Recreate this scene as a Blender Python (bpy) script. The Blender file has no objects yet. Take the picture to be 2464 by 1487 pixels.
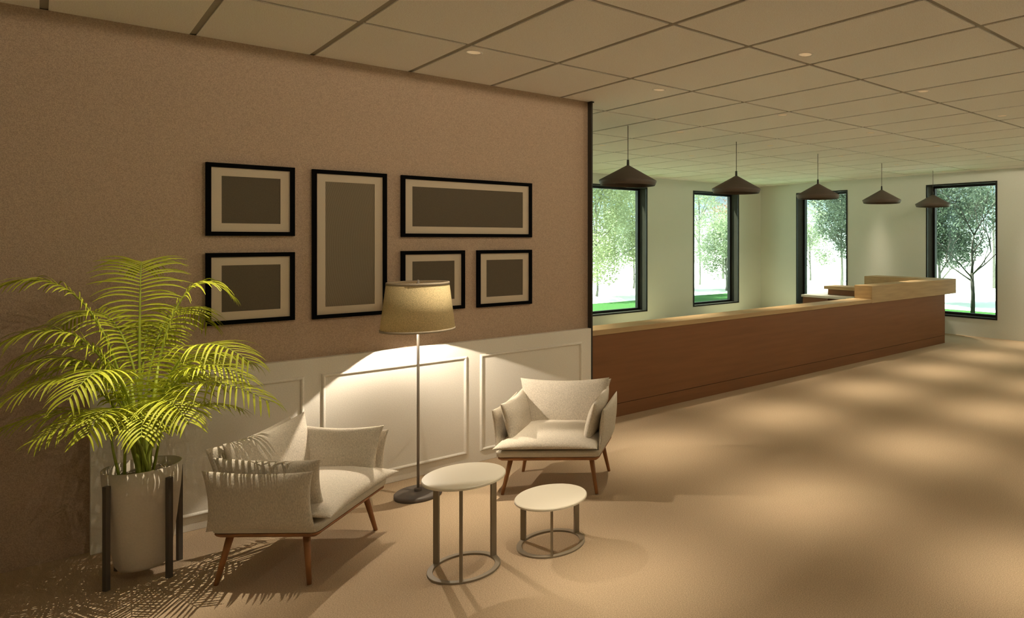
import bpy, bmesh, math, random
from mathutils import Vector, Matrix, noise

S = bpy.context.scene
COL = S.collection
random.seed(7)
PI = math.pi

# ------------------------------------------------------------------ materials
def srgb(r, g, b):
    f = lambda c: (c / 12.92 if c <= .04045 else ((c + .055) / 1.055) ** 2.4)
    return (f(r / 255), f(g / 255), f(b / 255), 1)

def mat(name, col, rough=.8, noise_scale=None, noise_amt=.12, bump=0., bump_scale=None, metal=0.,
        stretch=None, spec=.3, trans=0., detail=3.):
    m = bpy.data.materials.new(name); m.use_nodes = True
    nt = m.node_tree; N = nt.nodes; L = nt.links
    p = N['Principled BSDF']
    col = tuple(col[:3]) + (1,)
    p.inputs['Base Color'].default_value = col
    p.inputs['Roughness'].default_value = rough
    p.inputs['Metallic'].default_value = metal
    p.inputs['Specular IOR Level'].default_value = spec
    tc = N.new('ShaderNodeTexCoord')
    src = tc.outputs['Object']
    if stretch:
        mp = N.new('ShaderNodeMapping'); mp.inputs['Scale'].default_value = stretch
        L.new(src, mp.inputs['Vector']); src = mp.outputs['Vector']
    if noise_scale:
        nz = N.new('ShaderNodeTexNoise'); nz.inputs['Scale'].default_value = noise_scale
        nz.inputs['Detail'].default_value = detail
        L.new(src, nz.inputs['Vector'])
        r = N.new('ShaderNodeValToRGB')
        r.color_ramp.elements[0].position = .3; r.color_ramp.elements[1].position = .7
        r.color_ramp.elements[0].color = tuple(c * (1 - noise_amt) for c in col[:3]) + (1,)
        r.color_ramp.elements[1].color = tuple(min(1, c * (1 + noise_amt)) for c in col[:3]) + (1,)
        L.new(nz.outputs['Fac'], r.inputs['Fac'])
        L.new(r.outputs['Color'], p.inputs['Base Color'])
    if bump:
        nb = N.new('ShaderNodeTexNoise'); nb.inputs['Scale'].default_value = bump_scale or 80
        nb.inputs['Detail'].default_value = 4
        L.new(src, nb.inputs['Vector'])
        b = N.new('ShaderNodeBump'); b.inputs['Strength'].default_value = bump; b.inputs['Distance'].default_value = .01
        L.new(nb.outputs['Fac'], b.inputs['Height']); L.new(b.outputs['Normal'], p.inputs['Normal'])
    if trans:
        out = N['Material Output']
        t = N.new('ShaderNodeBsdfTranslucent'); t.inputs['Color'].default_value = col
        if noise_scale: L.new(r.outputs['Color'], t.inputs['Color'])
        mx = N.new('ShaderNodeMixShader'); mx.inputs['Fac'].default_value = trans
        L.new(p.outputs['BSDF'], mx.inputs[1]); L.new(t.outputs['BSDF'], mx.inputs[2])
        L.new(mx.outputs['Shader'], out.inputs['Surface'])
    return m

def glass_mat():
    m = bpy.data.materials.new('window_glass'); m.use_nodes = True
    nt = m.node_tree; N = nt.nodes; L = nt.links
    N.remove(N['Principled BSDF'])
    t = N.new('ShaderNodeBsdfTransparent'); t.inputs['Color'].default_value = (.84, .95, .85, 1)
    g = N.new('ShaderNodeBsdfGlossy'); g.inputs['Roughness'].default_value = .02
    lw = N.new('ShaderNodeLayerWeight'); lw.inputs['Blend'].default_value = .5
    pw = N.new('ShaderNodeMath'); pw.operation = 'POWER'; pw.inputs[1].default_value = 4
    L.new(lw.outputs['Facing'], pw.inputs[0])
    fr = N.new('ShaderNodeMath'); fr.operation = 'MULTIPLY_ADD'; fr.inputs[1].default_value = .5; fr.inputs[2].default_value = .02
    L.new(pw.outputs[0], fr.inputs[0])
    mx = N.new('ShaderNodeMixShader')
    L.new(fr.outputs[0], mx.inputs['Fac']); L.new(t.outputs[0], mx.inputs[1]); L.new(g.outputs[0], mx.inputs[2])
    L.new(mx.outputs[0], N['Material Output'].inputs['Surface'])
    return m

def emit_mat(name, col, s):
    m = bpy.data.materials.new(name); m.use_nodes = True
    p = m.node_tree.nodes['Principled BSDF']
    p.inputs['Base Color'].default_value = tuple(col[:3]) + (1,)
    p.inputs['Emission Color'].default_value = tuple(col[:3]) + (1,)
    p.inputs['Emission Strength'].default_value = s
    return m

def wave_print_mat():
    m = mat('wavy_line_print', (.15, .125, .085), .9)
    nt = m.node_tree; N = nt.nodes; L = nt.links
    tc = N.new('ShaderNodeTexCoord')
    w = N.new('ShaderNodeTexWave'); w.wave_type = 'RINGS'; w.rings_direction = 'SPHERICAL'
    mp = N.new('ShaderNodeMapping'); mp.inputs['Location'].default_value = (1.6, 0, .03)
    w.inputs['Scale'].default_value = 30; w.inputs['Distortion'].default_value = 1.5; w.inputs['Detail'].default_value = 2
    w.inputs['Detail Scale'].default_value = 1.2
    L.new(tc.outputs['Object'], mp.inputs['Vector']); L.new(mp.outputs['Vector'], w.inputs['Vector'])
    r = N.new('ShaderNodeValToRGB')
    r.color_ramp.elements[0].color = (.165, .135, .09, 1); r.color_ramp.elements[1].color = (.235, .195, .135, 1)
    L.new(w.outputs['Fac'], r.inputs['Fac']); L.new(r.outputs['Color'], N['Principled BSDF'].inputs['Base Color'])
    return m

M = {}
M['wallpaper'] = mat('beige_wallpaper', (.475, .355, .262), .9, 210, .22, .35, 200)
M['white_panel'] = mat('cream_painted_panel', (.80, .76, .68), .6, 200, .09, .05, 120)
M['plaster'] = mat('pale_plaster', (.66, .67, .61), .9, 160, .16, .2, 160)
M['carpet'] = mat('tan_carpet', (.462, .350, .236), .95, 200, .30, .4, 420, spec=.05, detail=6)
M['tile'] = mat('mineral_ceiling_tile', (.97, .885, .845), .95, 190, .14, .25, 200, spec=.05)
M['tbar'] = mat('ceiling_grid_metal', (.34, .31, .26), .8)
M['black'] = mat('black_frame', (.002, .002, .002), .7, spec=.05)
M['mount'] = mat('cream_mount_board', (.60, .51, .39), .9, 300, .04)
M['print'] = mat('dark_taupe_print', (.115, .094, .064), .9, 200, .10)
M['wave'] = wave_print_mat()
M['window_frame'] = mat('dark_window_metal', (.010, .009, .008), .5)
M['reveal'] = mat('dark_bronze_reveal', (.045, .038, .031), .8, 60, .1, spec=.05)
M['edge'] = mat('dark_edge_strip', (.045, .038, .03), .6)
M['glass'] = glass_mat()
M['walnut'] = mat('red_brown_veneer', (.235, .105, .043), .55, 5, .07, .03, 60, stretch=(.35, 1, 5), detail=5)
M['oak'] = mat('light_oak_veneer', (.47, .325, .165), .5, 6, .12, .02, 60, stretch=(.4, .8, 5), detail=5)
M['white_lam'] = mat('white_laminate', (.78, .75, .68), .4)
M['knee_shade'] = mat('knee_space_shade', (.05, .03, .02), .8)  # near-black brown, the shade of the desk's knee space put into colour
M['pendant'] = mat('taupe_pendant_metal', (.10, .08, .066), .6, 90, .05)
M['cord'] = mat('dark_cord', (.05, .045, .04), .7)
M['fabric'] = mat('light_linen', (.62, .56, .47), .95, 260, .20, .35, 300, spec=.05, stretch=(1, 1, .35))
M['pad'] = mat('grey_felt', (.56, .52, .44), .95, 200, .08, .2, 300, spec=.05)
M['chairwood'] = mat('warm_walnut', (.33, .15, .06), .45, 14, .22, .03, 60, stretch=(1, 1, .15), detail=5)
M['table'] = mat('cream_lacquer', (.88, .82, .68), .28)
M['tablemetal'] = mat('taupe_metal_leg', (.27, .225, .165), .5)
M['lampmetal'] = mat('brushed_grey_metal', (.30, .27, .24), .45, metal=.2)
M['lampbase'] = mat('dark_grey_metal', (.12, .105, .095), .5)
M['shade'] = mat('linen_lampshade', (.62, .50, .28), .95, 180, .22, .3, 220, trans=.06)
M['shadetrim'] = mat('taupe_shade_trim', (.36, .30, .22), .9, 200, .1)
M['bulb'] = emit_mat('warm_bulb', (1, .86, .62), 3)
M['lens'] = emit_mat('downlight_lens', (.85, .70, .46), .26)
M['pot'] = mat('matt_white_planter', (.66, .59, .50), .8, 120, .04, spec=.1)
M['standmetal'] = mat('dark_stand_bar', (.10, .085, .07), .5)
M['soil'] = mat('dark_soil', (.06, .045, .03), .95, 60, .3)
M['pebble'] = mat('pale_pebble', (.5, .43, .34), .8, 40, .35)
M['palm'] = mat('palm_leaf', (.46, .50, .04), .5, 14, .18, trans=.10, spec=.25)
M['palmstem'] = mat('palm_stem', (.30, .36, .05), .5, 20, .15)
M['lawn'] = mat('mown_grass', (.032, .105, .019), .95, 30, .35, .5, 60)
M['paving'] = mat('pale_concrete', (.80, .80, .78), .9, 2, .05)
M['bark'] = mat('dark_bark', (.05, .04, .035), .9, 20, .3)
M['bark_grey'] = mat('grey_bark', (.20, .185, .16), .9, 20, .3)
M['leafy'] = mat('sunlit_yellow_green_leaf', (.36, .38, .22), .7, 1.5, .25, trans=.35)
M['leafd'] = mat('dull_green_leaf', (.10, .125, .09), .7, 1.5, .25, trans=.25)
M['leafp'] = mat('pale_green_leaf', (.34, .38, .26), .7, 1.5, .25, trans=.35)
M['leafr'] = mat('reddish_leaf', (.3, .16, .10), .7, 1.5, .25, trans=.35)
M['white_ext'] = mat('white_render', (.88, .88, .86), .9)
M['roofing'] = mat('flat_roof', (.4, .4, .38), .9)

# ------------------------------------------------------------------ mesh builder
class MB:
    def __init__(s): s.v = []; s.f = []; s.mi = []; s.sm = []
    def add(s, vs, fs, mi=0, smooth=False, T=None):
        o = len(s.v)
        for p in vs:
            p = Vector(p)
            s.v.append(T @ p if T else p)
        for f in fs:
            s.f.append([i + o for i in f]); s.mi.append(mi); s.sm.append(smooth)
        return s
    def box(s, x0, x1, y0, y1, z0, z1, mi=0, T=None):
        v = [(x0, y0, z0), (x1, y0, z0), (x1, y1, z0), (x0, y1, z0), (x0, y0, z1), (x1, y0, z1), (x1, y1, z1), (x0, y1, z1)]
        f = [(0, 3, 2, 1), (4, 5, 6, 7), (0, 1, 5, 4), (1, 2, 6, 5), (2, 3, 7, 6), (3, 0, 4, 7)]
        return s.add(v, f, mi, False, T)
    def lathe(s, prof, n=32, mi=0, smooth=True, T=None, close=False):
        """prof: list of (r,z); r=0 ends become poles"""
        vs = []; fs = []; rings = []
        for r, z in prof:
            if r < 1e-6:
                rings.append([len(vs)]); vs.append((0, 0, z))
            else:
                rings.append(list(range(len(vs), len(vs) + n)))
                vs += [(r * math.cos(2 * PI * k / n), r * math.sin(2 * PI * k / n), z) for k in range(n)]
        pairs = list(zip(rings, rings[1:]))
        if close: pairs.append((rings[-1], rings[0]))
        for a, b in pairs:
            for k in range(n):
                k2 = (k + 1) % n
                if len(a) == 1 and len(b) == 1: continue
                if len(a) == 1: fs.append((a[0], b[k], b[k2]))
                elif len(b) == 1: fs.append((a[k], b[0], a[k2]))
                else: fs.append((a[k], b[k], b[k2], a[k2]))
        return s.add(vs, fs, mi, smooth, T)
    def tube(s, pts, rads, n=8, mi=0, smooth=True, caps=True, T=None):
        pts = [Vector(p) for p in pts]; vs = []; fs = []
        for i, p in enumerate(pts):
            d = (pts[min(i + 1, len(pts) - 1)] - pts[max(i - 1, 0)]).normalized()
            up = Vector((0, 0, 1)) if abs(d.z) < .95 else Vector((1, 0, 0))
            a = d.cross(up).normalized(); b = d.cross(a).normalized()
            r = rads[i] if isinstance(rads, (list, tuple)) else rads
            vs += [p + r * (math.cos(2 * PI * k / n) * a + math.sin(2 * PI * k / n) * b) for k in range(n)]
        for i in range(len(pts) - 1):
            for k in range(n):
                k2 = (k + 1) % n
                fs.append((i * n + k, i * n + k2, (i + 1) * n + k2, (i + 1) * n + k))
        if caps:
            fs.append(tuple(range(n))); fs.append(tuple((len(pts) - 1) * n + k for k in reversed(range(n))))
        return s.add(vs, fs, mi, smooth, T)
    def build(s, name, mats, parent=None, loc=None, bevel=0., seg=2, fixn=True, autosmooth=False):
        me = bpy.data.meshes.new(name)
        me.from_pydata([tuple(v) for v in s.v], [], s.f)
        if not isinstance(mats, (list, tuple)): mats = [mats]
        for m in mats: me.materials.append(m)
        me.polygons.foreach_set('material_index', s.mi)
        me.polygons.foreach_set('use_smooth', s.sm)
        if fixn:
            bm = bmesh.new(); bm.from_mesh(me)
            bmesh.ops.recalc_face_normals(bm, faces=bm.faces); bm.to_mesh(me); bm.free()
        me.update()
        o = bpy.data.objects.new(name, me); COL.objects.link(o)
        if parent: o.parent = parent
        if loc: o.location = loc
        if bevel:
            b = o.modifiers.new('bevel', 'BEVEL'); b.width = bevel; b.segments = seg; b.limit_method = 'ANGLE'
            b.angle_limit = math.radians(40)
        return o

def tag(o, label=None, cat=None, group=None, kind=None):
    if label: o['label'] = label
    if cat: o['category'] = cat
    if group: o['group'] = group
    if kind: o['kind'] = kind
    return o

def empty(name, loc=(0, 0, 0), rz=0, **k):
    o = bpy.data.objects.new(name, None); COL.objects.link(o)
    o.empty_display_size = .1
    o.location = loc; o.rotation_euler = (0, 0, rz)
    return tag(o, **k)

def dup(root, loc, rz=0, label=None, group=None):
    r = root.copy(); COL.objects.link(r); r.location = loc; r.rotation_euler = (0, 0, rz)
    if label: r['label'] = label
    if group: r['group'] = group
    for ch in list(root.children):
        c = ch.copy(); COL.objects.link(c); c.parent = r
        for g in ch.children:
            d = g.copy(); COL.objects.link(d); d.parent = c
    return r

# ------------------------------------------------------------------ camera (24 mm lens, shifted; looking into the corner)
CX, HY, VR, VL = 1790., 577., 3370., 90.
F = math.sqrt((VR - CX) * (CX - VL))
A = math.atan2(VR - CX, F)
cam = bpy.data.cameras.new('camera'); co = bpy.data.objects.new('camera', cam); COL.objects.link(co)
co.location = (0, 0, 1.7); co.rotation_euler = (PI / 2, 0, A - PI / 2)
cam.sensor_width = 36; cam.lens = F * 36 / 2464
cam.shift_x = -(CX - 1232) / 2464; cam.shift_y = -(743.5 - HY) / 2464
cam.clip_start = .05; cam.clip_end = 300
S.camera = co

# ------------------------------------------------------------------ room shell
CZ = 2.91
XE, YB = 11.45, 10.5          # inner faces of the end wall and of the window wall
XL, YF = -3.2, -3.4
WY, PY = 5.135, 5.08          # wallpaper face, panelling face
TH = .35
WX = 3.352                    # free end of the partition

def struct(o): o['kind'] = 'structure'; return o

struct(MB().box(XL - .2, XE + .35, YF - TH, YB + .35, -.15, 0).build('floor', M['carpet']))

# suspended ceiling: tiles with open joints under a backing sheet
c = MB().box(XL - .2, XE + .35, YF - TH, YB + .35, CZ + .007, CZ + .25, 1)
TX, TY, X0, Y0, G = .6135, 1.222, .024, 4.163, .0165
for i in range(-6, 20):
    for j in range(-8, 6):
        xa, xb = X0 + i * TX + G, X0 + (i + 1) * TX - G
        ya, yb = Y0 + j * TY + G, Y0 + (j + 1) * TY - G
        xa, xb = max(xa, XL), min(xb, XE); ya, yb = max(ya, YF), min(yb, YB)
        if xb - xa > .03 and yb - ya > .03:
            c.box(xa, xb, ya, yb, CZ, CZ + .008, 0)
struct(c.build('ceiling', [M['tile'], M['tbar']]))

# partition wall with the pictures
struct(MB().box(XL, WX, WY, WY + .12, 0, CZ).build('wall_left', M['wallpaper']))
struct(MB().box(XL - .2, XL, YF, YB + .35, 0, CZ).build('wall_outer', M['plaster']))
# black edge strip at the free end of the partition
struct(MB().box(WX, WX + .012, PY - .004, WY + .125, 0, CZ - .004)
       .box(WX - .002, WX + .026, PY - .004, WY + .125, CZ - .012, CZ - .003).build('trim_1', M['edge']))
# panelling
struct(MB().box(.197, WX, PY, WY, 0, .929).build('trim_2', M['white_panel'], bevel=.003))
def moulding(x0, x1, z0, z1, w=.024, d=.014):
    """picture-frame moulding mitred at the corners, half-round section"""
    mb = MB(); prof = []
    n = 7
    for k in range(n):
        t = k / (n - 1); prof.append((t * w, d * math.sin(PI * (.08 + .84 * t)) if 0 < k < n - 1 else 0))
    rings = []
    vs = []
    for o, h in prof:
        rings.append(len(vs))
        vs += [(x0 + o, PY - h, z0 + o), (x1 - o, PY - h, z0 + o), (x1 - o, PY - h, z1 - o), (x0 + o, PY - h, z1 - o)]
    fs = []
    for a, b in zip(rings, rings[1:]):
        for k in range(4):
            k2 = (k + 1) % 4
            fs.append((a + k, a + k2, b + k2, b + k))
    return mb.add(vs, fs, 0, False)
for n, (x0, x1) in enumerate([(.293, 1.192), (1.288, 2.254), (2.353, 3.258)]):
    struct(moulding(x0, x1, .080, .822).build('trim_%d' % (n + 3), M['white_panel']))

# walls with windows
WZ0, WZ1 = .32, 2.712
WB = [(1.782, 3.122), (4.316, 5.656), (6.85, 8.19), (9.384, 10.725)]  # openings behind the partition are added to bring in daylight
WR = [(-1.246, .097), (1.873, 3.216), (4.992, 6.335), (8.111, 9.451)]  # openings out of view toward the viewer are added for daylight
def wall_with_holes(name, axis, base, a0, a1, holes):
    mb = MB(); e = a0
    def bx(p, q, z0, z1):
        if axis == 'y': mb.box(p, q, base, base + TH, z0, z1)
        else: mb.box(base, base + TH, p, q, z0, z1)
    for h0, h1 in holes:
        bx(e, h0, 0, CZ + .2); bx(h0, h1, 0, WZ0); bx(h0, h1, WZ1, CZ + .2); e = h1
    bx(e, a1, 0, CZ + .2)
    return struct(mb.build(name, M['plaster']))
wall_with_holes('wall_back', 'y', YB, XL - .2, XE + TH, WB)
wall_with_holes('wall_right', 'x', XE, YF - TH, YB, WR)

WF = []
wall_with_holes('wall_front', 'y', YF - TH, XL - .2, XE, WF)

def window(n, axis, base, a0, a1):
    root = struct(empty('window_%d' % n, (0, 0, 0)))
    rev, fr, pn = MB(), MB(), MB()
    def bx(mb, p, q, d0, d1, z0, z1):
        if axis == 'y': mb.box(p, q, base + d0, base + d1, z0, z1)
        elif axis == '-y': mb.box(p, q, base - d1, base - d0, z0, z1)
        else: mb.box(base + d0, base + d1, p, q, z0, z1)
    t = .012; D = .27
    bx(rev, a0, a0 + t, -.004, D, WZ0, WZ1); bx(rev, a1 - t, a1, -.004, D, WZ0, WZ1)
    bx(rev, a0, a1, -.004, D, WZ0, WZ0 + t); bx(rev, a0, a1, -.004, D, WZ1 - t, WZ1)
    # thin black edging on the wall face
    w = .026
    bx(fr, a0 - .004, a0 + w, -.010, .012, WZ0 - .004, WZ1 + .004); bx(fr, a1 - w, a1 + .004, -.010, .012, WZ0 - .004, WZ1 + .004)
    bx(fr, a0 + w, a1 - w, -.010, .012, WZ0 - .004, WZ0 + w); bx(fr, a0 + w, a1 - w, -.010, .012, WZ1 - w, WZ1 + .004)
    # sash
    s = .055
    bx(fr, a0 + t, a0 + s, D - .05, D + .03, WZ0 + t, WZ1 - t); bx(fr, a1 - s, a1 - t, D - .05, D + .03, WZ0 + t, WZ1 - t)
    bx(fr, a0 + s, a1 - s, D - .05, D + .03, WZ0 + t, WZ0 + s); bx(fr, a0 + s, a1 - s, D - .05, D + .03, WZ1 - s, WZ1 - t)
    bx(pn, a0 + s - .01, a1 - s + .01, D - .012, D - .006, WZ0 + s - .01, WZ1 - s + .01)
    rev.build('reveal_lining', M['reveal'], root); fr.build('frame', M['window_frame'], root); pn.build('pane', M['glass'], root)
window(1, 'y', YB, *WB[2]); window(2, 'y', YB, *WB[3])
window(3, 'x', XE, *WR[3]); window(4, 'x', XE, *WR[2])
window(5, 'y', YB, *WB[0]); window(6, 'y', YB, *WB[1])  # hidden by the partition, added to bring in more daylight
window(7, 'x', XE, *WR[0]); window(8, 'x', XE, *WR[1])  # out of view on the right wall, added for extra daylight

# ------------------------------------------------------------------ pictures
def picture(x0, x1, z0, z1, label, pm):
    root = empty('wall_picture', ((x0 + x1) / 2, WY, (z0 + z1) / 2), label=label, cat='picture', group='black framed pictures on the left wall')
    hw, hh, w = (x1 - x0) / 2, (z1 - z0) / 2, .0255
    f = MB()
    f.box(-hw, -hw + w, -.026, 0, -hh, hh).box(hw - w, hw, -.026, 0, -hh, hh)
    f.box(-hw + w, hw - w, -.026, 0, -hh, -hh + w).box(-hw + w, hw - w, -.026, 0, hh - w, hh)
    f.build('frame', M['black'], root)
    m = .0765
    iw, ih = hw - m, hh - m
    b = MB()
    b.box(-hw + w, -iw, -.014, -.002, -hh + w, hh - w).box(iw, hw - w, -.014, -.002, -hh + w, hh - w)
    b.box(-iw, iw, -.014, -.002, -hh + w, -ih).box(-iw, iw, -.014, -.002, ih, hh - w)
    b.build('mount', M['mount'], root)
    MB().box(-iw, iw, -.011, -.002, -ih, ih).build('print', pm, root)
picture(.695, 1.148, 1.724, 2.163, 'black framed landscape picture with dark plain print, upper left of the wall', M['print'])
picture(.695, 1.148, 1.186, 1.621, 'black framed landscape picture partly covered by the palm fronds, lower left of the wall', M['print'])
picture(1.246, 1.700, 1.180, 2.162, 'tall black framed picture with fine wavy vertical lines', M['wave'])
picture(1.797, 2.807, 1.720, 2.161, 'long wide black framed picture with dark plain print', M['print'])
picture(1.797, 2.253, 1.180, 1.620, 'small black framed picture partly hidden behind the lampshade', M['print'])
picture(2.349, 2.807, 1.178, 1.619, 'small square black framed picture to the right of the lampshade', M['print'])

# ------------------------------------------------------------------ reception counter
rc = empty('reception_counter', (7, 5.55, 0), label='long red brown reception counter with pale wood top running toward the far windows', cat='counter')
def rcb(name, m, *boxes, bevel=.003):
    mb = MB()
    for b in boxes:
        mb.box(b[0] - 7, b[1] - 7, b[2] - 5.55, b[3] - 5.55, b[4], b[5])
    return mb.build(name, m, rc, bevel=bevel)
rcb('front_panel', M['walnut'], (3.05, 10.39, 5.41, 5.68, .128, .805))
rcb('plinth', M['walnut'], (3.05, 10.39, 5.413, 5.68, 0, .124), bevel=0)
rcb('countertop', M['oak'], (3.05, 10.40, 5.402, 5.72, .805, .855))
rcb('raised_ledge', M['oak'], (8.22, 10.76, 5.400, 5.70, .80, 1.045))
rcb('return_panel', M['walnut'], (10.10, 10.39, 5.68, 6.90, 0, .80))
rcb('return_ledge', M['oak'], (10.36, 10.76, 5.70, 6.97, .80, 1.045))
for o in rc.children:
    if o.name.startswith('countertop') or 'ledge' in o.name: o['label'] = 'pale oak ' + o.name.split('.')[0].replace('_', ' ')

dk = empty('reception_desk', (9.75, 6.5, 0), label='low white topped desk with a small wooden ledge behind the counter', cat='desk')
def dkb(name, m, *boxes, bevel=.003):
    mb = MB()
    for b in boxes: mb.box(b[0] - 9.75, b[1] - 9.75, b[2] - 6.5, b[3] - 6.5, b[4], b[5])
    return mb.build(name, m, dk, bevel=bevel)
dkb('desktop', M['white_lam'], (9.2, 10.08, 5.80, 7.49, .715, .752))
dkb('pedestal', M['walnut'], (9.22, 9.75, 6.93, 7.47, 0, .715))
dkb('knee_shade_panel', M['knee_shade'], (9.98, 10.05, 5.85, 6.93, 0, .715))  # dark sheet standing in for shade in the open knee space
dkb('ledge_riser', M['walnut'], (9.50, 9.72, 5.90, 7.14, .752, .85))
dkb('ledge_top', M['oak'], (9.44, 9.78, 5.88, 7.18, .85, .905))

# ------------------------------------------------------------------ pendants over the counter
def pendant(loc, label):
    r = empty('pendant_lamp', loc, label=label, cat='pendant lamp', group='five conical pendant lamps over the counter')
    MB().lathe([(.012, -.42), (.30, -.580), (.303, -.590), (.284, -.634), (.280, -.634), (.296, -.588), (.012, -.432)], 48, close=False).build('shade', M['pendant'], r)
    MB().lathe([(0, -.36), (.012, -.362), (.014, -.425), (0, -.425)], 16).build('socket_cap', M['cord'], r)
    MB().tube([(0, 0, 0), (0, 0, -.365)], .0035, 8).build('cord', M['cord'], r)
    return r
PN = ['nearest', 'second', 'third', 'fourth', 'farthest']
pl = ['conical taupe pendant lamp over the counter nearest the partition, largest of the five',
      'conical taupe pendant lamp hanging in front of the second window from the left',
      'conical taupe pendant lamp covering the upper part of the third window',
      'conical taupe pendant lamp against plain wall between the two right windows',
      'conical taupe pendant lamp overlapping the edge of the rightmost window, smallest of the five']
P0 = pendant((4.348, 5.9, CZ), pl[0])
for k in range(1, 5): dup(P0, (4.348 + 1.636 * k, 5.9, CZ), 0, pl[k])

# ------------------------------------------------------------------ soft furnishings
def pillow(mb, hw, hh, t, T, pinch=.16, n=22, seed=0, sag=0., pw=.42, tb=1.):
    """cushion: pointed corners, hollow edges; local u (x), v (y), thickness z"""
    rows = []; vs = []; fs = []
    for side in (1, -1):
        g = []
        for i in range(n + 1):
            row = []
            for j in range(n + 1):
                u = -1 + 2 * i / n; v = -1 + 2 * j / n
                edge = i in (0, n) or j in (0, n)
                if side == -1 and edge:
                    row.append(rows[0][i][j]); continue
                # denser sampling toward the seam
                uu = math.sin(u * PI / 2); vv = math.sin(v * PI / 2)
                x = hw * uu * (1 - pinch * (1 - vv * vv) * uu * uu)
                y = hh * vv * (1 - pinch * (hw / hh) ** .5 * (1 - uu * uu) * vv * vv)
                h = t * (max(0, (1 - uu * uu)) * max(0, (1 - vv * vv))) ** pw
                w = noise.noise(Vector((uu * 2.2 + seed * 7.1, vv * 2.2, side * 3.0 + seed)))
                w2 = noise.noise(Vector((uu * 6 + seed, vv * 6 + 9, side * 3.0)))
                z = side * h * (1 if side > 0 else tb) * (1 + .14 * w + .03 * w2) - sag * (1 - uu * uu) * (1 - vv * vv)
                row.append(len(vs)); vs.append((x, y, z))
            g.append(row)
        rows.append(g)
        for i in range(n):
            for j in range(n):
                q = (g[i][j], g[i + 1][j], g[i + 1][j + 1], g[i][j + 1])
                fs.append(q if side == 1 else tuple(reversed(q)))
    mb.add(vs, fs, 0, True, T)
    # narrow seam along the edge
    return mb

def frame_T(origin, ux, uy):
    ux = Vector(ux).normalized(); uy = Vector(uy); uz = ux.cross(uy).normalized(); uy = uz.cross(ux)
    Mx = Matrix((ux, uy, uz)).transposed().to_4x4(); Mx.translation = Vector(origin); return Mx

def rounded_slab(hx, y0, y1, z0, z1, r, inset, n=6):
    """board with rounded corners, the underside drawn in"""
    mb = MB(); rings = []
    for z, ins in ((z0, inset), (z0 + (z1 - z0) * .45, inset * .25), (z1 - (z1 - z0) * .25, 0), (z1, (z1 - z0) * .12)):
        pts = []
        for (cx, cy, a0) in ((hx - r, y1 - r, 0), (-hx + r, y1 - r, 90), (-hx + r, y0 + r, 180), (hx - r, y0 + r, 270)):
            for k in range(n + 1):
                a = math.radians(a0 + 90 * k / n)
                pts.append((cx + (r - ins) * math.cos(a), cy + (r - ins) * math.sin(a), z))
        rings.append(pts)
    m = len(rings[0]); vs = [p for r_ in rings for p in r_]; fs = []
    for i in range(len(rings) - 1):
        for k in range(m):
            k2 = (k + 1) % m; fs.append((i * m + k, i * m + k2, (i + 1) * m + k2, (i + 1) * m + k))
    fs.append(tuple(reversed(range(m)))); fs.append(tuple((len(rings) - 1) * m + k for k in range(m)))
    return mb.add(vs, fs, 0, False)

def armchair(loc, rz, label):
    r = empty('armchair', loc, rz, label=label, cat='armchair', group='pair of cream cushioned armchairs')
    rounded_slab(.337, -.278, .235, .236, .260, .035, .022).build('seat_board', M['chairwood'], r)['label'] = 'thin walnut seat board'
    pb = rounded_slab(.347, -.288, .245, .262, .306, .04, .010)
    pb.build('seat_pad', M['pad'], r, bevel=.008, seg=3)
    for sx in (-1, 1):
        for sy in (-1, 1):
            MB().tube([(sx * .314, sy * .2275, 0), (sx * .268, sy * .185, .24)], [.0105, .0175], 14).build('leg', M['chairwood'], r)['label'] = 'tapered walnut leg'
    # seat
    pillow(MB(), .342, .280, .085, frame_T((0, -.068, .342), (1, 0, 0), (0, 1, .02)), .08, seed=1, pw=.42, tb=.3).build('seat_cushion', M['fabric'], r)
    # back: an inner and an outer cushion
    tl = .22
    pillow(MB(), .322, .195, .055, frame_T((0, .150, .505), (1, 0, 0), (0, tl, 1)), .09, seed=2).build('back_cushion', M['fabric'], r)
    pillow(MB(), .322, .190, .045, frame_T((0, .232, .485), (1, 0, 0), (0, tl, 1)), .09, seed=3).build('back_cushion', M['fabric'], r)
    for s in (-1, 1):
        pillow(MB(), .262, .158, .048, frame_T((s * .270, -.015, .468), (0, 1, .02), (s * .25, 0, 1)), .10, seed=4 + s).build('arm_cushion', M['fabric'], r)
        pillow(MB(), .268, .156, .036, frame_T((s * .350, -.008, .424), (0, 1, .01), (s * .10, 0, 1)), .09, seed=8 + s).build('arm_cushion', M['fabric'], r)
    return r
armchair((.992, 4.257, 0), PI / 4, 'cream cushioned armchair on walnut legs beside the potted palm')
armchair((2.535, 4.252, 0), -PI / 4, 'cream cushioned armchair on walnut legs at the end of the panelled wall')

# ------------------------------------------------------------------ side tables
def side_table(loc, rt, zt, rb, label):
    r = empty('side_table', loc, label=label, cat='side table', group='pair of round side tables')
    MB().lathe([(0, zt), (rt - .004, zt), (rt, zt - .004), (rt, zt - .013), (rt - .012, zt - .018), (0, zt - .018)], 64, smooth=False).build('tabletop', M['table'], r)
    MB().lathe([(rb, 0), (rb, .008), (rb - .002, .010), (rb - .026, .010), (rb - .028, .008), (rb - .028, 0)], 64, smooth=False, close=True).build('base_ring', M['tablemetal'], r)
    for a in (123, 241, 3):
        T = Matrix.Rotation(math.radians(a), 4, 'Z')
        MB().box(rb - .030, rb - .001, -.007, .007, .009, zt - .017, 0, T).build('leg', M['tablemetal'], r)
    return r
side_table((1.535, 3.492, 0), .203, .483, .177, 'taller round cream side table in front of the floor lamp')
side_table((1.995, 3.422, 0), .195, .268, .184, 'low round cream side table in front of the right armchair')

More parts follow.
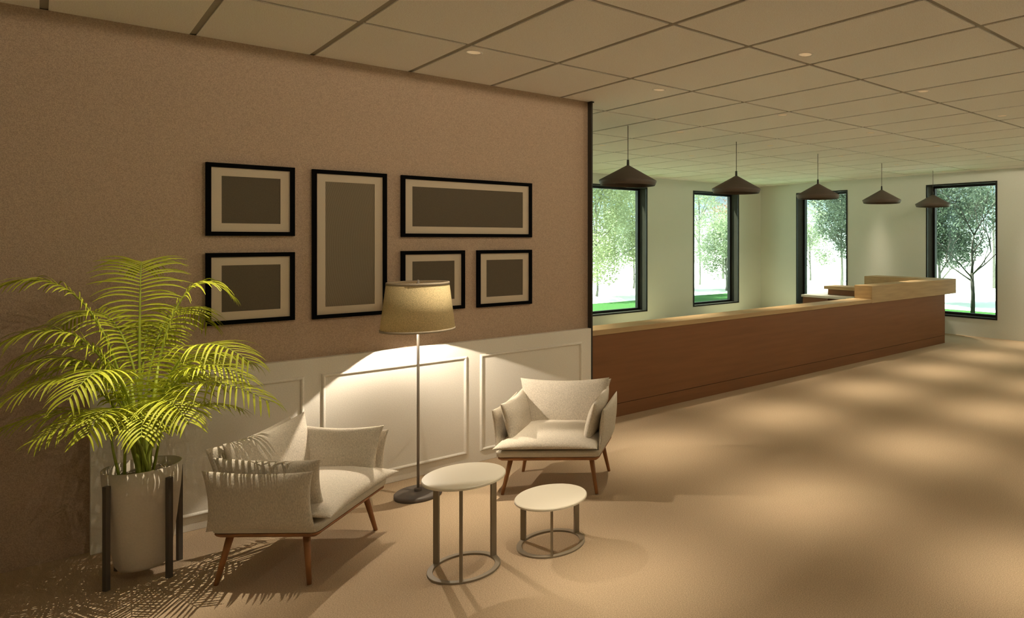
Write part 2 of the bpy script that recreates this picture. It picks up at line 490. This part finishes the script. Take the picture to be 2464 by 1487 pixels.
# ------------------------------------------------------------------ floor lamp
LX, LY = 1.757, 4.702
fl = empty('floor_lamp', (LX, LY, 0), label='floor lamp with drum shade and thin grey pole between the armchairs', cat='floor lamp')
MB().lathe([(0, 0), (.143, 0), (.146, .006), (.146, .022), (.138, .029), (.03, .033), (0, .033)], 48).build('base', M['lampbase'], fl)
MB().lathe([(.024, .03), (.024, .048), (.016, .054), (0, .056)], 24).build('base_collar', M['lampbase'], fl)
MB().tube([(0, 0, .05), (0, 0, 1.30)], .0085, 14).build('pole', M['lampmetal'], fl)
sh = MB()
rB, rT, zB, zT = .228, .190, 1.102, 1.418
sh.lathe([(rB, zB), (rT, zT), (rT - .004, zT), (rB - .004, zB)], 64, close=True)
shade = sh.build('lamp_shade', M['shade'], fl)
sl = (rT - rB) / (zT - zB)
for z0, z1 in ((zB - .002, zB + .013), (zT - .015, zT + .002)):
    ra, rb_ = rB + sl * (z0 - zB), rB + sl * (z1 - zB)
    MB().lathe([(ra + .002, z0), (rb_ + .002, z1), (rb_ - .006, z1), (ra - .006, z0)], 64, close=True).build('trim_band', M['shadetrim'], shade)
sp = MB()
for k in range(3):
    a = 2 * PI * k / 3 + .3
    sp.tube([(.008 * math.cos(a), .008 * math.sin(a), 1.408), (.186 * math.cos(a), .186 * math.sin(a), 1.408)], .0025, 6)
sp.tube([(0, 0, 1.29), (0, 0, 1.41)], .004, 8)
sp.build('shade_spider', M['lampmetal'], fl)
MB().lathe([(0, 1.405), (.011, 1.407), (.012, 1.414), (.006, 1.418), (.008, 1.428), (.004, 1.434), (0, 1.435)], 16).build('finial', M['lampmetal'], fl)
TB = Matrix.Translation((-.075, .055, 0))
MB().lathe([(.012, 1.300), (.015, 1.305), (.015, 1.345), (0, 1.347)], 16, T=TB).tube([(0, 0, 1.335), (-.075, .055, 1.335)], .004, 6).build('lamp_socket', M['lampmetal'], fl)
MB().lathe([(0, 1.240), (.014, 1.244), (.023, 1.262), (.020, 1.280), (.011, 1.302), (0, 1.303)], 20, T=TB).build('bulb', M['bulb'], fl)

# ------------------------------------------------------------------ palm in a stand
PX, PYY = .372, 4.605
pp = empty('potted_palm', (PX, PYY, 0), label='feathery yellow green palm in a pale planter on a dark bar stand', cat='potted plant')
pr = [(0, .045), (.070, .045), (.095, .052), (.108, .075), (.118, .14), (.135, .28), (.150, .43), (.158, .555), (.151, .556), (.143, .43), (.138, .40), (0, .40)]
MB().lathe(pr, 56).build('pot', M['pot'], pp)
MB().lathe([(0, .505), (.05, .507), (.146, .500), (.146, .49), (0, .49)], 32).build('soil', M['soil'], pp)
pb = MB()
for k in range(240):
    a = random.uniform(0, 2 * PI); rr = .140 * math.sqrt(random.random()); s_ = random.uniform(.005, .011)
    T = Matrix.Translation((rr * math.cos(a), rr * math.sin(a), .506 + random.uniform(0, .006))) @ Matrix.Rotation(random.uniform(0, 6), 4, 'Z') @ Matrix.Diagonal((s_ * 1.3, s_, s_ * .7, 1))
    pb.lathe([(0, -1), (.75, -.6), (1, 0), (.7, .65), (0, 1)], 7, T=T)
tag(pb.build('pebbles', M['pebble'], pp), kind='stuff')
for (lx, ly) in ((.225, 4.51), (.446, 4.487), (.522, 4.673), (.300, 4.725)):
    v = Vector((lx - PX, ly - PYY, 0)); v = v.normalized() * .167
    a = math.atan2(v.y, v.x)
    T = Matrix.Translation(v) @ Matrix.Rotation(a, 4, 'Z')
    MB().box(-.010, .010, -.011, .011, 0, .505, 0, T).build('stand_leg', M['standmetal'], pp)
def bez(p, t):
    a, b, c_, d = p; s_ = 1 - t
    return a * s_ ** 3 + b * (3 * s_ * s_ * t) + c_ * (3 * s_ * t * t) + d * t ** 3

def frond(dx, dy, zt, zp, wl=.15, t0=.30, npair=28, seed=0, droop=1.0, spread=1.0, base=None, last=False):
    rnd = random.Random(seed)
    b0 = Vector(base or (rnd.uniform(-.025, .025), rnd.uniform(-.025, .025), .505))
    h = zp - b0.z
    cp = [b0, b0 + Vector((dx * .10, dy * .10, h * .55)), b0 + Vector((dx * .30, dy * .30, h * 1.22)), Vector((dx, dy, zt))]
    st_ = MB(); N = 18
    pts = [bez(cp, i / N) for i in range(N + 1)]
    st_.tube(pts, [.0075 * (1 - i / N) + .0012 for i in range(N + 1)], 6, 1)
    for k in range(npair):
        t = t0 + (1 - t0) * (k + .5) / npair
        p = bez(cp, t); d = (bez(cp, min(1, t + .01)) - bez(cp, t - .01)).normalized()
        side = d.cross(Vector((0, 0, 1)))
        if side.length < .05: side = d.cross(Vector((dx, dy, .01)))
        side.normalize(); up = side.cross(d).normalized()
        q = (t - t0) / (1 - t0)
        ln = wl * (.35 + 1.0 * math.sin(PI * min(1, .12 + .80 * q)) ** .8) * rnd.uniform(.9, 1.08)
        fw = .25 + 1.0 * q ** 1.5
        for sg in (-1, 1):
            dirv = (side * sg * spread + d * (fw + rnd.uniform(-.08, .08)) + up * rnd.uniform(.05, .3)).normalized()
            wmax = .0056 * rnd.uniform(.85, 1.15)
            n = 6; vs = []; fs = []
            pos = p + Vector((0, 0, 0)); cur = dirv.copy()
            dr = droop * rnd.uniform(.7, 1.3)
            for i in range(n + 1):
                s_ = i / n
                w_ = wmax * (math.sin(PI * min(.999, .10 + .86 * s_)) ** .7) * (1 - .35 * s_)
                wd = cur.cross(up).normalized()
                fold = up * (w_ * .45)
                vs += [pos - wd * w_ + fold, pos.copy(), pos + wd * w_ + fold]
                cur = (cur + Vector((0, 0, -1)) * dr * (.35 + s_) / n * 1.3).normalized()
                pos = pos + cur * (ln / n)
            for i in range(n):
                a = i * 3
                fs += [(a, a + 1, a + 4, a + 3), (a + 1, a + 2, a + 5, a + 4)]
            st_.add(vs, fs, 0, True)
    return st_.build('frond', [M['palm'], M['palmstem']], pp, fixn=False)

FR = [  # dx, dy, tip z, peak z, leaflet length, t0
    (.02, .24, 1.55, 1.52, .15, .45), (-.55, .02, 1.45, 1.50, .16, .40), (.36, -.02, 1.40, 1.47, .15, .42),
    (.35, -.58, 1.10, 1.22, .17, .32), (-.54, -.04, 1.19, 1.31, .17, .36), (-.50, -.10, .96, 1.08, .16, .34),
    (.42, -.60, .90, 1.04, .17, .32), (-.54, .05, .80, .92, .15, .36), (.42, .12, .75, .84, .14, .36),
    (-.04, -.44, .79, .92, .14, .34), (-.22, -.38, .82, .94, .14, .36), (.30, .28, 1.22, 1.38, .16, .40),
    (-.30, .28, 1.24, 1.38, .16, .40),  (-.28, -.42, 1.0, 1.14, .15, .38),
    (.47, .06, 1.00, 1.12, .15, .38), (.10, .36, 1.16, 1.30, .15, .40), 
    (.38, .20, .98, 1.12, .15, .38), (-.42, .22, 1.00, 1.12, .15, .38), 
     (.12, -.52, .84, .97, .15, .36), (-.38, -.22, .80, .90, .13, .38),
    (-.45, .15, 1.12, 1.22, .15, .36), (.38, -.36, .98, 1.10, .15, .36), (-.50, -.02, 1.06, 1.17, .15, .36), (.30, .12, .90, 1.01, .15, .36),
]
for k, f in enumerate(FR): frond(*f, seed=k + 3)
# bare canes at the foot of the plant
for k, (bx_, by_, tx, ty, tz) in enumerate([(-.085, -.03, -.13, -.05, .80), (-.07, -.01, -.055, 0, .95), (.005, 0, -.045, .01, 1.0), (.02, .01, .06, 0, 1.05), (.04, .03, .11, .06, .85), (0, -.02, .01, -.03, .9)]):
    MB().tube([(bx_, by_, .49), ((bx_ + tx) / 2 - .004, (by_ + ty) / 2, (.5 + tz) / 2), (tx, ty, tz)], [.012 if k in (2, 3) else .007, .010 if k in (2, 3) else .005, .004], 8).build('cane', M['palmstem'], pp)

# ------------------------------------------------------------------ outdoors
GZ = -.06
def ray(px, d):
    r = (px - CX) / F * d
    ca, sa = math.cos(A), math.sin(A)
    return (r * sa + d * ca, -r * ca + d * sa)
struct(MB().box(-30, 90, -40, 90, GZ - .3, GZ - .03).build('ground', M['paving']))
tag(MB().box(XL - 4, 16.05, YB + TH, 16.0, GZ - .1, GZ).box(XE + TH, 16.05, -12, YB + TH, GZ - .1, GZ).build('lawn', M['lawn']), kind='structure')

def blob_tree(x, y, h0, h1, rad, n, lm, label, seed, trunk=.06, leaf=.05, low=False, name='leafy_tree'):
    rnd = random.Random(seed)
    r = empty(name, (x, y, GZ - .02), label=label, cat='tree', group='trees outside the windows')
    tb = MB()
    hc = (h0 + h1) / 2
    tb.tube([(0, 0, 0), (.05, .03, h0 * .6), (-.03, .05, hc)], [trunk, trunk * .75, trunk * .3], 10)
    for k in range(9):
        a = rnd.uniform(0, 2 * PI); z = rnd.uniform(h0 * .8, hc)
        e = Vector((rad * .75 * math.cos(a), rad * .75 * math.sin(a), min(h1, z + rnd.uniform(.4, 1.2) * rad * .8)))
        tb.tube([(0, .02, z * .9), (e.x * .45, e.y * .45, (z + e.z) / 2 + .05), e], [trunk * .4, trunk * .25, .012], 6)
    tb.build('trunk', M['bark_grey'], r)
    fb = MB(); vs = []; fs = []
    clumps = []
    for k in range(34):
        u = Vector((rnd.gauss(0, 1), rnd.gauss(0, 1), rnd.gauss(0, 1))).normalized() * rnd.uniform(.35, .85)
        if low: u = Vector((u.x, u.y, rnd.uniform(-.8, .9)))
        clumps.append((Vector((u.x * rad, u.y * rad, hc + u.z * (h1 - h0) / 2)), rnd.uniform(.26, .42) * rad))
    for k in range(n):
        c_, cr = clumps[rnd.randrange(len(clumps))]
        u = Vector((rnd.gauss(0, 1), rnd.gauss(0, 1), rnd.gauss(0, 1))).normalized() * cr * rnd.uniform(.3, 1) ** .5
        p = c_ + u
        if p.z < h0 * .9: p.z = h0 * .9 + rnd.uniform(0, .2)
        a = Vector((rnd.gauss(0, 1), rnd.gauss(0, 1), rnd.gauss(0, .6))).normalized()
        b = a.cross(Vector((rnd.gauss(0, 1), rnd.gauss(0, 1), rnd.gauss(0, 1)))).normalized()
        l = leaf * rnd.uniform(.6, 1.2); o = len(vs)
        vs += [p - a * l, p - b * l * .45, p + a * l, p + b * l * .45]; fs.append((o, o + 1, o + 2, o + 3))
    fb.add(vs, fs, 0, False)
    fb.build('foliage', lm, r, fixn=False)
    return r
T = 'trees outside the windows'
x, y = ray(1436, 21.5); blob_tree(x, y, .35, 6.0, 2.1, 34000, M['leafy'], 'bushy yellow green tree seen through the leftmost window', 11, low=True, trunk=.045)
x, y = ray(1525, 25); blob_tree(x, y, .4, 5.4, 1.5, 18000, M['leafp'], 'pale green tree at the right of the leftmost window', 12, low=True, trunk=.045)
x, y = ray(1684, 27); blob_tree(x, y, .5, 6.5, 1.2, 6000, M['leafp'], 'pale tree seen through the left of the second window', 13, low=True, trunk=.045)
x, y = ray(1748, 24); blob_tree(x, y, .3, 2.9, 1.1, 9000, M['leafp'], 'low pale green tree in the second window, under a reddish one', 14, low=True, trunk=.045)
x, y = ray(1740, 31); blob_tree(x, y, 2.6, 3.6, 1.0, 900, M['leafr'], 'small reddish tree high in the second window', 15)
x, y = ray(2026, 25); blob_tree(x, y, 1.0, 5.5, 1.7, 20000, M['leafd'], 'dark green tree at the right of the third window', 16)
x, y = ray(1950, 30); blob_tree(x, y, .4, 3.6, 1.0, 5000, M['leafp'], 'pale green tree at the left of the third window', 19, low=True, trunk=.045)
x, y = ray(2262, 19); blob_tree(x, y, .5, 5.0, 1.6, 22000, M['leafd'], 'dark green tree at the left of the rightmost window', 17)
x, y = ray(2392, 25); blob_tree(x, y, 2.2, 5.6, 2.0, 10000, M['leafd'], 'dull green tree crown along the top of the rightmost window', 18)

def bare_tree(x, y):
    rnd = random.Random(5)
    r = empty('young_tree', (x, y, GZ), label='young dark stemmed tree with thin branches on the lawn outside the rightmost window', cat='tree', group='trees outside the windows')
    tb = MB(); tips = []
    def grow(p, d, l, rd, lev):
        n = 4; pts = [p]; q = p.copy(); dd = d.copy()
        for i in range(n):
            dd = (dd + Vector((rnd.uniform(-.18, .18), rnd.uniform(-.18, .18), rnd.uniform(-.02, .14)))).normalized()
            q = q + dd * (l / n); pts.append(q)
        tb.tube(pts, [rd * (1 - .5 * i / n) for i in range(n + 1)], 6)
        if lev == 0: tips.append((q, dd)); return
        k = 3 if lev > 2 else 2
        for j in range(k):
            a = rnd.uniform(0, 2 * PI); sd = Vector((math.cos(a), math.sin(a), 0))
            nd = (dd * .75 + sd * rnd.uniform(.4, .75)).normalized()
            grow(pts[rnd.choice((2, 3, 4))] if j else q, nd, l * rnd.uniform(.62, .8), rd * .55, lev - 1)
    tb.tube([(0, 0, -.02), (.02, .0, .5), (0, .02, 1.0)], [.055, .045, .04], 10)
    for a in (20, 95, 160, 250, 310):
        aa = math.radians(a); grow(Vector((0, .02, rnd.uniform(.8, 1.0))), Vector((math.cos(aa) * .8, math.sin(aa) * .8, rnd.uniform(.3, .9))).normalized(), .75, .020, 3)
    grow(Vector((0, .02, .98)), Vector((.05, 0, 1)), .9, .035, 4)
    tb.build('trunk', M['bark'], r)
    vs = []; fs = []
    for q, dd in tips:
        for k in range(5):
            p = q + Vector((rnd.gauss(0, .10), rnd.gauss(0, .10), rnd.gauss(0, .10)))
            a = Vector((rnd.gauss(0, 1), rnd.gauss(0, 1), rnd.gauss(0, 1))).normalized()
            b = a.cross(Vector((rnd.gauss(0, 1), rnd.gauss(0, 1), rnd.gauss(0, 1)))).normalized(); o = len(vs)
            l = .04; vs += [p - a * l, p - b * l * .5, p + a * l, p + b * l * .5]; fs.append((o, o + 1, o + 2, o + 3))
    MB().add(vs, fs).build('foliage', M['leafd'], r, fixn=False)
bare_tree(14.92, 7.08)

# ------------------------------------------------------------------ lights
WARM = (1.0, .85, .63)
ang = [0, 2, 4, 6, 8, 10, 12, 14, 16, 18, 20, 22, 24, 26, 28, 32, 36, 40, 45, 50, 55, 60, 65, 70, 75, 80, 86, 89, 90]
DLP = 4.5
def beam(name, kind, fn, strength):
    ies = bpy.data.texts.new(name + '_profile')
    ies.write('IESNA:LM-63-1995\nTILT=NONE\n1 1000 1 %d 1 1 2 0 0 0\n1 1 30\n%s\n0\n%s\n' % (
        len(ang), ' '.join(str(a) for a in ang), ' '.join('%.3f' % (1000 * fn(a)) for a in ang)))
    d = bpy.data.lights.new(name, kind)
    d.energy = 1.0; d.color = WARM; d.shadow_soft_size = .004; d.use_nodes = True
    if kind == 'SPOT': d.spot_size = math.radians(64); d.spot_blend = .2
    nt = d.node_tree; em = nt.nodes['Emission']
    ie = nt.nodes.new('ShaderNodeTexIES'); ie.mode = 'INTERNAL'; ie.ies = ies
    ie.inputs['Strength'].default_value = strength
    nt.links.new(ie.outputs['Fac'], em.inputs['Strength'])
    return d
core = beam('downlight_beam', 'SPOT', lambda a: math.exp(-(a / 11.7) ** 2.15), DLP)
FILL = .016 * 5.0
fill_pt = beam('downlight_fill', 'POINT', lambda a: math.sin(math.radians(a)) ** 2 if a < 89.5 else 0, DLP * FILL)  # added fill light, aimed wide to lift the walls and ambient level

def downlight(x, y, label, group):
    r = empty('downlight', (x, y, CZ), label=label, cat='downlight', group=group)
    MB().lathe([(.042, -.001), (.050, -.003), (.055, -.001), (.055, .002), (.042, .002)], 32, close=True).build('trim_ring', M['tile'], r)
    MB().lathe([(0, 0), (.042, 0), (.042, .002), (0, .002)], 32).build('lens', M['lens'], r)
    return r
rows = {7.35: 'round recessed ceiling downlight in the row behind the counter, toward the window wall',
        5.83: 'round recessed ceiling downlight in the row above the counter top',
        4.31: 'round recessed ceiling downlight in the row along the picture wall and counter front',
        2.80: 'round recessed ceiling downlight in the second row out from the counter front',
        1.28: 'round recessed ceiling downlight in the row nearest the viewer',
        -.24: 'round recessed ceiling downlight behind the viewpoint'}
special = {(4.31, 1): ('pale round downlight in the ceiling in front of the long picture', None),
           (4.31, 2): ('faint round downlight in the ceiling just past the end of the partition', None),
           (4.31, 0): ('round recessed ceiling downlight above the potted palm', None)}
FILL_AT = [(2.80, 1), (2.80, 3), (2.80, 5), (1.28, 0), (1.28, 2), (1.28, 4), (1.28, 6), (4.31, 6)]  # downlights that also get an added fill point
D0 = None
for yy, lab in rows.items():
    for k in range(8):
        xx = .43 + 1.527 * k
        if yy > 5 and xx < WX + .05: continue
        lb, gp = special.get((yy, k), (lab, 'downlights in the ' + lab.split(' in the ')[-1] if ' in the ' in lab else 'downlights behind the viewpoint'))
        if D0 is None: D0 = downlight(xx, yy, lb, gp)
        else:
            o = dup(D0, (xx, yy, CZ), 0, lb)
            if gp: o['group'] = gp
            else: del o['group']
        for j, d in enumerate((core, fill_pt)):
            if j and (yy, k) not in FILL_AT: continue
            lo = bpy.data.objects.new(d.name, d); COL.objects.link(lo); lo.location = (xx, yy, CZ - .03)

def lampfn(a):
    t = max(0, min(1, (a - 14) / 44)); return .09 + .91 * t * t * (3 - 2 * t) * (1 if a < 60 else max(.30, 1 - (a - 60) / 24)) if a < 85 else 0
lb = beam('lamp_bulb', 'SPOT', lampfn, .88)
lb.color = (1, .86, .68); lb.spot_size = math.radians(168); lb.spot_blend = .05
lo = bpy.data.objects.new('lamp_bulb', lb); COL.objects.link(lo); lo.location = (LX - .075, LY + .055, 1.234)

sun = bpy.data.lights.new('sun', 'SUN'); sun.energy = 25.0; sun.angle = math.radians(1.5); sun.color = (1, .97, .90)
so = bpy.data.objects.new('sun', sun); COL.objects.link(so)
so.rotation_euler = Vector((.30, -.62, -1)).to_track_quat('-Z', 'Y').to_euler()

w = bpy.data.worlds.new('sky'); S.world = w; w.use_nodes = True
nt = w.node_tree; N = nt.nodes; L = nt.links; bg = N['Background']
tc = N.new('ShaderNodeTexCoord'); sx = N.new('ShaderNodeSeparateXYZ'); L.new(tc.outputs['Generated'], sx.inputs[0])
rp = N.new('ShaderNodeValToRGB'); L.new(sx.outputs['Z'], rp.inputs['Fac'])
e = rp.color_ramp.elements
e[0].position = .0; e[0].color = (.9, .95, 1, 1)
e[1].position = .5; e[1].color = (.62, .74, .85, 1)
for ps, cl in ((.03, (.62, .72, .85, 1)), (.06, (.25, .30, .38, 1)), (.11, (.30, .36, .45, 1)), (.25, (.70, .78, .85, 1))):
    e.new(ps).color = cl
L.new(rp.outputs['Color'], bg.inputs['Color']); bg.inputs['Strength'].default_value = 2.6

# ------------------------------------------------------------------ colour management
S.view_settings.view_transform = 'Standard'; S.view_settings.look = 'None'
S.view_settings.gamma = 1; S.view_settings.use_curve_mapping = False
S.view_settings.exposure = 0.0
S.cycles.max_bounces = 10; S.cycles.diffuse_bounces = 6; S.cycles.transparent_max_bounces = 12
S.cycles.sample_clamp_indirect = 6
